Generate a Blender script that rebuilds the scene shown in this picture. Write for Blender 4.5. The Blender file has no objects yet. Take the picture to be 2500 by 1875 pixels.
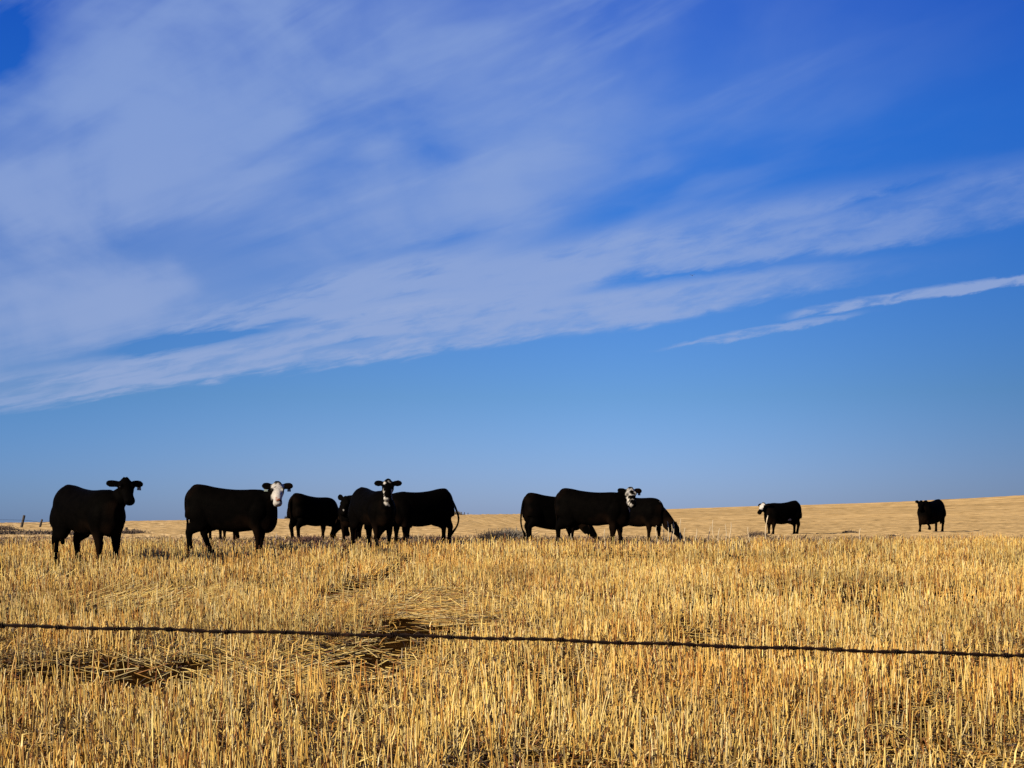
import bpy, bmesh, math, random
import numpy as np
from mathutils import Vector, Matrix

rng = np.random.default_rng(7)
random.seed(7)
S = bpy.context.scene
COL = S.collection
R = math.radians
F = 3610.0            # focal length in photo pixels (52 mm on 36 mm, 2500 px wide)
EYE = 1285.0          # photo row of eye level

# ------------------------------------------------------------------ camera
cam = bpy.data.cameras.new('camera')
cam.lens = 52.0
cam.sensor_width = 36.0
cam.shift_y = (EYE - 937.5) / 2500.0
cam.clip_start = 0.1
cam.clip_end = 9000
cam.dof.use_dof = True
cam.dof.focus_distance = 24.0
cam.dof.aperture_fstop = 24.0
camo = bpy.data.objects.new('camera', cam)
COL.objects.link(camo)
camo.location = (0, 0, 0)
camo.rotation_euler = (R(90), 0, 0)
S.camera = camo

# ------------------------------------------------------------------ light
SUN_AZ, SUN_EL = -126.0, 22.0      # degrees clockwise from the view direction, above horizon
sd = Vector((math.sin(R(SUN_AZ)) * math.cos(R(SUN_EL)), math.cos(R(SUN_AZ)) * math.cos(R(SUN_EL)), math.sin(R(SUN_EL))))
sun = bpy.data.lights.new('sun', 'SUN')
sun.energy = 5.0
sun.angle = R(0.5)
sun.color = (1.0, 0.86, 0.62)
suno = bpy.data.objects.new('sun', sun)
COL.objects.link(suno)
suno.rotation_euler = sd.to_track_quat('Z', 'Y').to_euler()
suno.location = sd * 50

S.view_settings.view_transform = 'Standard'
S.view_settings.look = 'None'
S.view_settings.exposure = 0.98
S.view_settings.gamma = 1.0
S.view_settings.use_curve_mapping = False


# ------------------------------------------------------------------ node helpers
class NG:
    def __init__(s, nt):
        s.nt = nt

    def n(s, typ, **kw):
        x = s.nt.nodes.new(typ)
        for k, v in kw.items():
            setattr(x, k, v)
        return x

    def lk(s, a, b):
        s.nt.links.new(a, b)

    def put(s, sock, v):
        if isinstance(v, bpy.types.NodeSocket):
            s.lk(v, sock)
        else:
            sock.default_value = v

    def m(s, op, a, b=0.0, c=0.0, clamp=False):
        x = s.n('ShaderNodeMath', operation=op, use_clamp=clamp)
        s.put(x.inputs[0], a)
        s.put(x.inputs[1], b)
        s.put(x.inputs[2], c)
        return x.outputs[0]

    def sstep(s, v, lo, hi, a=0.0, b=1.0):
        x = s.n('ShaderNodeMapRange', interpolation_type='SMOOTHSTEP')
        s.put(x.inputs[0], v)
        s.put(x.inputs[1], lo)
        s.put(x.inputs[2], hi)
        s.put(x.inputs[3], a)
        s.put(x.inputs[4], b)
        return x.outputs[0]

    def xyz(s, a, b, c=0.0):
        x = s.n('ShaderNodeCombineXYZ')
        for i, v in enumerate((a, b, c)):
            s.put(x.inputs[i], v)
        return x.outputs[0]

    def noise(s, vec, scale, detail=4.0, rough=0.5, dist=0.0):
        x = s.n('ShaderNodeTexNoise')
        s.put(x.inputs['Vector'], vec)
        x.inputs['Scale'].default_value = scale
        x.inputs['Detail'].default_value = detail
        x.inputs['Roughness'].default_value = rough
        x.inputs['Distortion'].default_value = dist
        return x.outputs['Fac']

    def ramp(s, fac, stops):
        x = s.n('ShaderNodeValToRGB')
        cr = x.color_ramp
        while len(cr.elements) > 1:
            cr.elements.remove(cr.elements[-1])
        cr.elements[0].position = stops[0][0]
        cr.elements[0].color = (*stops[0][1], 1)
        for p, c in stops[1:]:
            e = cr.elements.new(p)
            e.color = (*c, 1)
        s.put(x.inputs[0], fac)
        return x.outputs[0]

    def mix(s, fac, a, b, blend='MIX'):
        x = s.n('ShaderNodeMix', data_type='RGBA', blend_type=blend)
        s.put(x.inputs[0], fac)
        for sock, v in ((x.inputs[6], a), (x.inputs[7], b)):
            if isinstance(v, bpy.types.NodeSocket):
                s.lk(v, sock)
            else:
                sock.default_value = (*v[:3], 1)
        return x.outputs[2]


# ------------------------------------------------------------------ sky
world = bpy.data.worlds.new('World')
S.world = world
world.use_nodes = True
g = NG(world.node_tree)
bg = world.node_tree.nodes['Background']
sky = g.n('ShaderNodeTexSky', sky_type='NISHITA', sun_disc=False)
sky.sun_elevation = R(SUN_EL)
sky.sun_rotation = R(SUN_AZ)
sky.air_density = 1.0
sky.dust_density = 0.5
sky.ozone_density = 3.0
bg.inputs[1].default_value = 0.0502
geo = g.n('ShaderNodeTexCoord')
sep = g.n('ShaderNodeSeparateXYZ')
g.lk(geo.outputs['Generated'], sep.inputs[0])
dx, dy, dz = sep.outputs
az = g.m('MULTIPLY', g.m('ARCTAN2', dx, dy), 180 / math.pi)
el = g.m('MULTIPLY', g.m('ARCSINE', dz), 180 / math.pi)


def px2ang(px, py):
    u, v = (px - 1250) / F, (EYE - py) / F
    a = math.atan(u)
    return math.degrees(a), math.degrees(math.atan(v * math.cos(a)))


# colour response of the clear sky by elevation (deeper blue than a plain atmosphere)
corr = g.ramp(g.m('DIVIDE', el, 40.0, clamp=True), [
    (0.0, (.30, .39, .80)), (.05, (.265, .365, .73)), (.125, (.198, .325, .575)), (.25, (.130, .29, .60)),
    (.375, (.082, .29, .70)), (.5, (.050, .235, .74)), (1.0, (.050, .23, .70))])
azf = g.mix(g.sstep(az, 2.0, 24.0), (2.0, 2.0, 2.0), g.mix(g.sstep(el, 1.0, 12.0), (1.0, 1.02, 1.06), (1.0, 1.30, 1.46)))
azl = g.mix(g.sstep(az, -4.0, -24.0), (1, 1, 1), (.70, .87, .98))
base = g.mix(1.0, sky.outputs[0], corr, 'MULTIPLY')
base = g.mix(1.0, base, azf, 'MULTIPLY')
base = g.mix(1.0, base, azl, 'MULTIPLY')

# cirrus fibres fan out of one quarter of the horizon
fa, fe = px2ang(-2300, 1400)
fu, fv = g.m('SUBTRACT', az, fa), g.m('SUBTRACT', el, fe)
p = g.m('SQRT', g.m('ADD', g.m('MULTIPLY', fu, fu), g.m('MULTIPLY', fv, fv)))
q = g.m('MULTIPLY', g.m('ARCTAN2', fv, fu), 36.0)
streak = g.noise(g.xyz(g.m('MULTIPLY', p, .12), g.m('MULTIPLY', q, .62)), 1.0, 5, .50, .30)
fine = g.noise(g.xyz(g.m('MULTIPLY', p, .55), g.m('MULTIPLY', q, 3.2), 4.0), 1.0, 6, .62, .3)
puff = g.noise(g.xyz(g.m('MULTIPLY', az, .16), g.m('MULTIPLY', el, .24), 9.0), 1.0, 5, .5, .4)
elw = g.m('ADD', el, g.m('ADD', g.m('MULTIPLY', g.m('SUBTRACT', fine, .5), .75),
                         g.m('MULTIPLY', g.m('SUBTRACT', streak, .5), .8)))


def curve(pts):
    """float curve over azimuth -32..32 degrees"""
    x = g.n('ShaderNodeFloatCurve')
    c = x.mapping.curves[0]
    P = sorted((((a + 32) / 64), v) for a, v in pts)
    P = [t for t in P if 0 <= t[0] <= 1]
    while len(c.points) < len(P):
        c.points.new(.5, .5)
    for k, t in enumerate(P):
        c.points[k].location = t
    x.mapping.update()
    g.put(x.inputs[1], g.m('DIVIDE', g.m('ADD', az, 32.0), 64.0, clamp=True))
    return x.outputs[0]


def edge(pts):
    ang = [px2ang(*t) for t in pts]
    return g.m('MULTIPLY', curve([(a, e / 40.0) for a, e in ang]), 40.0)


def amp(pts):
    return curve([(px2ang(x, 1000)[0], v) for x, v in pts])


elt = g.m('ADD', el, g.m('MULTIPLY', g.m('SUBTRACT', fine, .5), .55))


def band(lower, upper, a, s_lo, s_hi, elw=elw):
    lo, hi = edge(lower), edge(upper)
    m1 = g.sstep(elw, g.m('SUBTRACT', lo, s_lo), g.m('ADD', lo, s_lo))
    m2 = g.sstep(elw, g.m('ADD', hi, s_hi), g.m('SUBTRACT', hi, s_hi))
    return g.m('MULTIPLY', g.m('MULTIPLY', m1, m2), amp(a))


def blob(px, py, rx, ry, a, rot=11):
    """soft elliptical patch, sizes in degrees"""
    a0, e0 = px2ang(px, py)
    c, s = math.cos(R(rot)), math.sin(R(rot))
    u, v = g.m('SUBTRACT', az, a0), g.m('SUBTRACT', elw, e0)
    pp = g.m('DIVIDE', g.m('ADD', g.m('MULTIPLY', u, c), g.m('MULTIPLY', v, s)), rx)
    qq = g.m('DIVIDE', g.m('SUBTRACT', g.m('MULTIPLY', v, c), g.m('MULTIPLY', u, s)), ry)
    d = g.m('ADD', g.m('MULTIPLY', pp, pp), g.m('MULTIPLY', qq, qq))
    return g.m('MULTIPLY', g.m('EXPONENT', g.m('MULTIPLY', d, -1.0)), a)


def add(*t):
    r = t[0]
    for k in t[1:]:
        r = g.m('ADD', r, k)
    return r


low = band([(-700, 1080), (0, 992), (450, 935), (650, 908), (1000, 866), (1250, 838), (1600, 790), (1850, 735), (2200, 670), (3200, 540)],
           [(-700, 1010), (0, 915), (350, 865), (700, 800), (950, 742), (1250, 715), (1600, 690), (2000, 640), (2300, 610), (3200, 480)],
           [(-900, .5), (-100, .5), (300, .78), (800, .92), (1250, .82), (1700, .68), (1950, .50), (2200, .08), (2500, 0), (3300, 0)], .22, .30)
mid = band([(-700, 940), (0, 880), (500, 800), (700, 790), (1000, 752), (1300, 712), (1700, 655), (2200, 592), (2500, 545), (3200, 430)],
           [(-700, 920), (0, 860), (500, 745), (700, 690), (1000, 628), (1250, 602), (1600, 540), (1900, 478), (2200, 436), (2500, 392), (3200, 300)],
           [(-900, .0), (250, .0), (480, .45), (800, .66), (1100, .72), (1600, .60), (2100, .46), (2500, .36), (3300, .3)], .25, .60)
c1 = band([(1300, 900), (1940, 776), (2200, 738), (2500, 694), (3200, 580)], [(1300, 900), (1900, 768), (2000, 748), (2200, 713), (2500, 668), (3200, 540)],
          [(-900, 0), (1880, 0), (1980, .72), (2500, .8), (2900, .5), (3300, .1)], .07, .07, elt)
c2 = band([(1300, 900), (1620, 853), (1900, 812), (2200, 752), (3200, 600)], [(1300, 900), (1600, 852), (1750, 818), (1900, 790), (2150, 752), (3200, 590)],
          [(-900, 0), (1560, 0), (1700, .60), (1900, .62), (2080, .3), (2180, 0), (3300, 0)], .07, .07, elt)
veil = band([(-1200, 1100), (-300, 980), (0, 905), (250, 850), (500, 765), (900, 640), (1250, 560), (1600, 430), (2000, 330), (2500, 250), (3200, 200)],
            [(-1200, -900), (0, -900), (3200, -900)],
            [(-900, .5), (0, .62), (500, .58), (900, .48), (1250, .42), (1500, .30), (1900, .12), (2500, .02), (3300, .05)], 1.1, .8)
veil = g.m('MULTIPLY', veil, g.sstep(g.m('ADD', g.m('MULTIPLY', puff, .72), g.m('ADD', g.m('MULTIPLY', streak, .24), g.m('MULTIPLY', fine, .04))), .36, .64, .52, 1.30))
wisp = g.noise(g.xyz(g.m('MULTIPLY', p, .09), g.m('MULTIPLY', q, .60), 21.0), 1.0, 4, .52, .4)
wisps = g.m('MULTIPLY', g.sstep(wisp, .42, .72), g.m('MULTIPLY', amp([(-900, .2), (300, .08), (900, .26), (1500, .34), (2000, .14), (2500, .02), (3300, .05)]), g.sstep(el, 8.0, 11.0)))
extra = add(blob(420, 170, 4.2, 3.0, .13, 25), blob(150, 440, 3.0, 2.0, .10), blob(560, 470, 2.2, .8, .20, 28),
            blob(1330, 330, 3.4, 1.1, .26, 25), blob(1150, 500, 3.0, 1.0, .34, 12), blob(1000, 70, 4.0, 1.4, .10, -5), blob(1590, 415, 1.3, .35, .16, 12),
            blob(1900, 160, 4.0, 1.2, .07, 20), blob(1250, 560, 2.4, .5, .16, 8), blob(300, 760, 4.0, 1.6, .10),
            blob(0, 90, 3.6, 1.7, -.75, 30), blob(690, 590, 3.0, .55, -.12, 10), blob(250, 590, 3.2, .8, -.16, 8), blob(900, 500, 2.0, 1.2, -.06, 40),
            blob(735, 60, .8, .4, -.14, 0), blob(1050, 350, 1.4, 1.3, -.16, 30), blob(450, 835, 3.4, .32, -.42, 9), blob(860, 836, 1.0, .16, -.36, 11), blob(1000, 712, 1.3, .13, -.26, 13), blob(2080, 500, 3.4, .16, -.20, 11), blob(1500, 700, 4.0, .14, -.16, 9), blob(1050, 600, 3.0, .2, -.12, 11))
cov = add(veil, extra, wisps, g.m('MULTIPLY', g.m('ADD', low, mid), g.sstep(g.m('ADD', g.m('MULTIPLY', streak, .6), g.m('MULTIPLY', fine, .4)), .37, .60, .42, 1.16)),
          g.m('MULTIPLY', g.m('ADD', c1, c2), g.sstep(fine, .36, .58, .25, 1.0)))
cov = g.m('MULTIPLY', g.m('MAXIMUM', cov, 0.0), g.sstep(el, 0.0, 2.5))
cov = g.m('SUBTRACT', cov, g.m('MULTIPLY', g.sstep(cov, .55, 1.15), g.m('MULTIPLY', g.m('SUBTRACT', cov, .55), .62)))
cov = g.m('MINIMUM', cov, .86)
cloudc = g.mix(g.sstep(el, 4.0, 18.0), (3.4, 4.3, 6.8), (2.75, 3.95, 7.0))
skyc = g.mix(cov, base, cloudc)
g.lk(skyc, bg.inputs[0])

# ------------------------------------------------------------------ terrain
KY = np.array([-400, -20, 0, 4, 7, 12, 18, 24, 28, 33, 38, 45, 55, 65, 80.])
KZ = np.array([-2.6, -1.6, -1.5, -1.34, -1.2, -1.05, -.86, -.68, -.55, -.47, -.43, -.43, -.37, -.29, -.26])
HP = np.array([-400, 0, 130, 350, 480, 690, 900, 1100, 1300, 1480, 1580, 1840, 2000, 2180, 2380, 2500, 3000.])
HY = np.array([1286, 1280, 1279, 1274, 1271.5, 1268, 1265, 1258.5, 1256, 1252.5, 1246, 1237, 1233, 1227, 1217, 1210, 1186.])
YC = 210.0


def vnoise(x, y, seed=0):
    """cheap value noise, vectorised"""
    x = np.asarray(x, float); y = np.asarray(y, float)
    xi, yi = np.floor(x).astype(np.int64), np.floor(y).astype(np.int64)
    xf, yf = x - xi, y - yi
    xf = xf * xf * (3 - 2 * xf); yf = yf * yf * (3 - 2 * yf)

    def h(a, b):
        n = (a * 374761393 + b * 668265263 + seed * 974634777) & 0xffffffff
        n = ((n ^ (n >> 13)) * 1274126177) & 0xffffffff
        return ((n ^ (n >> 16)) & 0xffff) / 65535.0
    return (h(xi, yi) * (1 - xf) + h(xi + 1, yi) * xf) * (1 - yf) + (h(xi, yi + 1) * (1 - xf) + h(xi + 1, yi + 1) * xf) * yf


def fbm(x, y, seed=0, o=3):
    s = 0; a = .5; t = 0
    for k in range(o):
        s = s + a * vnoise(x * 2 ** k, y * 2 ** k, seed + k); t += a; a *= .5
    return s / t


def ground(x, y, fine_relief=True):
    x = np.asarray(x, float); y = np.asarray(y, float)
    near = np.interp(y, KY, KZ)
    zc = (EYE - np.interp(1250 + x / YC * F, HP, HY)) / F * YC
    t = np.clip((y - 60) / (YC - 60), 0, 1)
    z60 = np.interp(60, KY, KZ)
    far = z60 + (zc - z60) * t ** 1.08
    far = np.where(y > YC, zc - (y - YC) * .035, far)
    far = np.where(y > 600, zc - (600 - YC) * .035 - (y - 600) * .004, far)
    w = np.clip((y - 58) / 12, 0, 1)
    z = near * (1 - w) + far * w
    # windrow ridges on the far slope
    k = np.clip((y - 75) / 30, 0, 1) * np.clip((YC - 2 - y) / 15, 0, 1)
    ph = (x - .033 * y) * 1.6 + 3.0 * vnoise(x * .10, y * .035, 5)
    z = z + k * (.13 * np.sin(ph * 2.0) * np.clip((12 - x) / 8, 0, 1) * np.clip((x + 34) / 14, .25, 1) + .03 * np.sin(y * 1.1 + 2 * vnoise(x * .03, y * .03, 6)))
    if fine_relief:
        z = z + .03 * (fbm(x * .8, y * .8, 11) - .5) + .10 * (fbm(x * .12, y * .12, 13) - .5) * (np.abs(y) < 60)
    return z


GT = np.linspace(3.5, 60, 3000)
GP = EYE - F * ground(0 * GT, GT, False) / GT


def gpx(px, py):
    """ground point under a given direction of view"""
    py = np.asarray(py, float)
    Y = np.interp(-py, -GP, GT)
    return (np.asarray(px, float) - 1250) / F * Y, Y


def mesh_from(name, v, f, mat, smooth=True, parent=None):
    me = bpy.data.meshes.new(name)
    me.from_pydata([tuple(t) for t in v], [], f)
    me.update()
    if smooth:
        me.polygons.foreach_set('use_smooth', [True] * len(me.polygons))
    me.materials.append(mat)
    o = bpy.data.objects.new(name, me)
    COL.objects.link(o)
    if parent:
        o.parent = parent
    return o


def mesh_np(name, V, Fc, mat, col=None, smooth=True, parent=None):
    """V (n,3), Fc (m,k) uniform polygons"""
    me = bpy.data.meshes.new(name)
    n, (m, k) = len(V), Fc.shape
    me.vertices.add(n)
    me.vertices.foreach_set('co', np.ascontiguousarray(V, dtype=np.float32).ravel())
    me.loops.add(m * k)
    me.loops.foreach_set('vertex_index', np.ascontiguousarray(Fc, dtype=np.int32).ravel())
    me.polygons.add(m)
    me.polygons.foreach_set('loop_start', np.arange(0, m * k, k, dtype=np.int32))
    me.polygons.foreach_set('loop_total', np.full(m, k, dtype=np.int32))
    me.polygons.foreach_set('use_smooth', np.full(m, smooth))
    me.update(calc_edges=True)
    if col is not None:
        a = me.color_attributes.new('col', 'FLOAT_COLOR', 'POINT')
        c4 = np.ones((n, 4), np.float32); c4[:, :3] = col
        a.data.foreach_set('color', c4.ravel())
    me.materials.append(mat)
    o = bpy.data.objects.new(name, me)
    COL.objects.link(o)
    if parent:
        o.parent = parent
    return o


def tag(o, label=None, cat=None, group=None, kind=None):
    if label: o['label'] = label
    if cat: o['category'] = cat
    if group: o['group'] = group
    if kind: o['kind'] = kind
    return o


def material(name):
    m = bpy.data.materials.new(name)
    m.use_nodes = True
    return m, NG(m.node_tree), m.node_tree.nodes['Principled BSDF']


# ground material: soil under straw litter near, straw-coloured stubble far
m_ground, gg, pr = material('field_ground')
pos = gg.n('ShaderNodeNewGeometry').outputs['Position']
sp = gg.n('ShaderNodeSeparateXYZ'); gg.lk(pos, sp.inputs[0])
X, Y, Z = sp.outputs
n1 = gg.noise(pos, 1.7, 5, .6)
n2 = gg.noise(pos, 38.0, 5, .65)
nf = gg.noise(gg.xyz(gg.m('MULTIPLY', X, .03), gg.m('MULTIPLY', Y, .55)), 1.0, 6, .62)
nr = gg.noise(gg.xyz(gg.m('MULTIPLY', X, .12), gg.m('MULTIPLY', Y, 2.2), 3), 1.0, 5, .65)
soil = gg.ramp(n2, [(.30, (.007, .0028, .0005)), (.50, (.019, .0082, .0012)), (.56, (.032, .015, .0045)), (.66, (.08, .036, .010)), (.76, (.20, .11, .032))])
farc = gg.ramp(gg.m('ADD', gg.m('MULTIPLY', nf, .55), gg.m('MULTIPLY', nr, .45)),
               [(.34, (.18, .122, .056)), (.46, (.26, .178, .082)), (.56, (.32, .222, .105)), (.68, (.37, .267, .133))])
gc = gg.mix(gg.sstep(gg.m('ADD', Y, gg.m('MULTIPLY', n1, 10)), 44.0, 58.0), soil, farc)
gg.lk(gc, pr.inputs['Base Color'])
pr.inputs['Roughness'].default_value = .9
pr.inputs['Specular IOR Level'].default_value = .0
bp = gg.n('ShaderNodeBump')
bp.inputs['Strength'].default_value = .6
bp.inputs['Distance'].default_value = .04
gg.lk(gg.m('ADD', n2, gg.m('MULTIPLY', nr, 2.0)), bp.inputs['Height'])
gg.lk(bp.outputs[0], pr.inputs['Normal'])

ys = np.concatenate([np.linspace(-400, -10, 14), np.arange(-8, 3, 1.0), np.arange(3, 48, .16), np.geomspace(48, 230, 110), np.geomspace(240, 6000, 22)])
xh = np.concatenate([np.arange(0, 18, .2), np.geomspace(18, 90, 50), np.geomspace(100, 4000, 14)])
xs = np.concatenate([-xh[:0:-1], xh])
GX, GY = np.meshgrid(xs, ys)
V = np.stack([GX, GY, ground(GX, GY)], -1).reshape(-1, 3)
nx, ny = len(xs), len(ys)
i = (np.arange(ny - 1)[:, None] * nx + np.arange(nx - 1)[None]).ravel()
ter = mesh_np('field_ground', V, np.stack([i, i + 1, i + 1 + nx, i + nx], -1), m_ground)
tag(ter, 'harvested grain field rising to a low straw-coloured horizon', kind='structure')

# ------------------------------------------------------------------ straw material
m_straw, gs, ps = material('straw')
att = gs.n('ShaderNodeVertexColor', layer_name='col')
gs.lk(att.outputs[0], ps.inputs['Base Color'])
ps.inputs['Roughness'].default_value = .5
ps.inputs['Specular IOR Level'].default_value = .35
tr = gs.n('ShaderNodeBsdfTranslucent'); gs.lk(att.outputs[0], tr.inputs[0])
mx = gs.n('ShaderNodeMixShader'); mx.inputs[0].default_value = .08
gs.lk(ps.outputs[0], mx.inputs[1]); gs.lk(tr.outputs[0], mx.inputs[2])
gs.lk(mx.outputs[0], m_straw.node_tree.nodes['Material Output'].inputs[0])

PAL = np.array([[.76, .53, .15], [.82, .62, .22], [.68, .43, .10], [.50, .26, .05], [.72, .55, .24], [.32, .13, .025], [.86, .70, .35]])
PW = np.array([.23, .21, .17, .14, .09, .10, .06])


def stems(bx, by, bz, L, w, lean, az_, bend, col, sides=3, segs=2):
    """thin bent prisms; every argument an array over stems"""
    n = len(bx)
    t = np.linspace(0, 1, segs + 1)
    P = np.zeros((n, segs + 1, 3))
    x = bx.copy(); y = by.copy(); z = bz.copy()
    P[:, 0] = np.stack([x, y, z], -1)
    for k in range(1, segs + 1):
        a = lean + bend * (k - 1) / max(1, segs - 1)
        x = x + np.sin(a) * np.cos(az_) * L / segs
        y = y + np.sin(a) * np.sin(az_) * L / segs
        z = z + np.cos(a) * L / segs
        P[:, k] = np.stack([x, y, z], -1)
    d = P[:, -1] - P[:, 0]
    d /= np.linalg.norm(d, axis=1, keepdims=True) + 1e-9
    ref = np.tile(np.array([0, 0, 1.0]), (n, 1)); ref[np.abs(d[:, 2]) > .8] = (0, 1, 0)
    e1 = np.cross(d, ref); e1 /= np.linalg.norm(e1, axis=1, keepdims=True)
    e2 = np.cross(d, e1)
    ph = rng.uniform(0, 6.28, n)
    V = np.zeros((n, segs + 1, sides, 3))
    for j in range(sides):
        a = ph + j * 2 * math.pi / sides
        off = (np.cos(a)[:, None] * e1 + np.sin(a)[:, None] * e2) * w[:, None] * .5
        V[:, :, j] = P + off[:, None] * np.linspace(1.1, .85, segs + 1)[None, :, None]
    base = np.arange(n)[:, None, None] * (segs + 1) * sides
    k = np.arange(segs)[None, :, None]; j = np.arange(sides)[None, None, :]
    a = base + k * sides + j; b = base + k * sides + (j + 1) % sides
    Fq = np.stack([a, b, b + sides, a + sides], -1).reshape(-1, 4)
    C = np.repeat(col, (segs + 1) * sides, axis=0)
    return V.reshape(-1, 3), Fq, C


def blades(bx, by, bz, L, w, lean, az_, col):
    """two-quad dry leaf shreds"""
    n = len(bx)
    d1 = np.stack([np.sin(lean) * np.cos(az_), np.sin(lean) * np.sin(az_), np.cos(lean)], -1)
    l2 = lean + rng.uniform(.3, 1.6, n)
    d2 = np.stack([np.sin(l2) * np.cos(az_), np.sin(l2) * np.sin(az_), np.cos(l2)], -1)
    side = np.stack([-np.sin(az_), np.cos(az_), rng.uniform(-.4, .4, n)], -1) * w[:, None] * .5
    P0 = np.stack([bx, by, bz], -1); P1 = P0 + d1 * L[:, None] * .5; P2 = P1 + d2 * L[:, None] * .5
    V = np.stack([P0 - side, P0 + side, P1 + side, P1 - side, P2 + side * .3, P2 - side * .3], 1).reshape(-1, 3)
    b = np.arange(n)[:, None] * 6
    Fq = np.concatenate([b + np.array([[0, 1, 2, 3]]), b + np.array([[3, 2, 4, 5]])], 0)
    return V, Fq, np.repeat(col, 6, axis=0)


def join(parts):
    Vs, Fs, Cs, o = [], [], [], 0
    for V, Fq, C in parts:
        Vs.append(V); Fs.append(Fq + o); Cs.append(C); o += len(V)
    return np.concatenate(Vs), np.concatenate(Fs), np.concatenate(Cs)


def patch_fields():
    """bare / trampled places of the near field, as ground ellipses (x, y, rx, ry, strength)"""
    L = []
    for cx, cy, rx, ry, s in [
        (840, 1440, 90, 11, .95), (1050, 1480, 170, 36, .92), (965, 1545, 80, 55, 1.0), (850, 1598, 220, 28, .95), (800, 1500, 90, 16, .55), (1010, 1590, 60, 14, .8),
        (900, 1628, 120, 24, 1.0), (700, 1612, 90, 14, .7), (190, 1632, 240, 20, .97), (440, 1634, 140, 24, 1.0), (340, 1468, 130, 18, .75), (560, 1440, 40, 10, .3),
        (720, 1690, 90, 14, .35), (590, 1740, 60, 12, .25), (2050, 1432, 380, 10, .55), (2330, 1656, 190, 12, .55), (1690, 1545, 70, 14, .9),
        (950, 1395, 50, 42, .8), (60, 1405, 150, 14, .7), (1320, 1655, 140, 12, .7), (1780, 1660, 80, 9, .4), (2250, 1750, 90, 12, .35), (560, 1350, 200, 4, .5),
            (1300, 1352, 300, 4, .3), (1720, 1455, 60, 8, .5), (1900, 1600, 100, 8, .35), (150, 1500, 140, 6, .3), (1350, 1790, 60, 12, .4)]:
        x0, y0 = gpx(cx, cy)
        hp = .26 * F / float(y0)
        x0, y0 = gpx(cx, cy + hp * .42); ry = ry + hp * .45; cy = cy + hp * .42
        _, ya = gpx(cx, cy - ry); _, yb = gpx(cx, cy + ry)
        L.append((float(x0), float(y0), rx / F * float(y0), max(.05, (float(ya) - float(yb)) / 2), s))
    return L


PATCH = patch_fields()
LODGE = []
for cx, cy, rx, ry, s in [(1060, 1480, 230, 50, 1.0), (780, 1520, 150, 60, .6), (850, 1640, 230, 40, .8), (420, 1470, 160, 24, .7), (560, 1660, 200, 26, .6), (960, 1400, 80, 50, .5), (1720, 1560, 160, 18, .5), (100, 1420, 200, 14, .4)]:
    x0, y0 = gpx(cx, cy); _, ya = gpx(cx, cy - ry); _, yb = gpx(cx, cy + ry)
    LODGE.append((float(x0), float(y0), rx / F * float(y0), (float(ya) - float(yb)) / 2, s))


def field_mask(x, y, lst, soft=.35):
    m = np.zeros_like(x)
    wx = (fbm(x * 2.2, y * 2.2, 31) - .5) * 1.1; wy = (fbm(x * 2.2, y * 2.2, 37) - .5) * 1.1
    for cx, cy, rx, ry, s in lst:
        d = np.sqrt(((x - cx) / rx + wx) ** 2 + ((y - cy) / ry + wy) ** 2)
        m = np.maximum(m, s * np.clip((1.15 - d) / soft, 0, 1))
    return m


def field_end(x, y):
    return 30.0 + 6.0 * np.clip((x / np.maximum(y, 1) - .17) / .14, 0, 1) + 2.2 * (fbm(x * .4, y * .1, 47) - .5) * 2


def scatter(n, y0, y1, margin=1.2, power=1.0):
    """uniform points on the trapezoid in view (plus a margin at each side)"""
    out_x, out_y, k = [], [], 0
    W = .36 * y1 + margin
    while k < n:
        y = rng.uniform(y0, y1, n); x = rng.uniform(-W, W, n)
        ok = np.abs(x) < .36 * y + margin
        out_x.append(x[ok]); out_y.append(y[ok]); k += ok.sum()
    return np.concatenate(out_x)[:n], np.concatenate(out_y)[:n]


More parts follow.
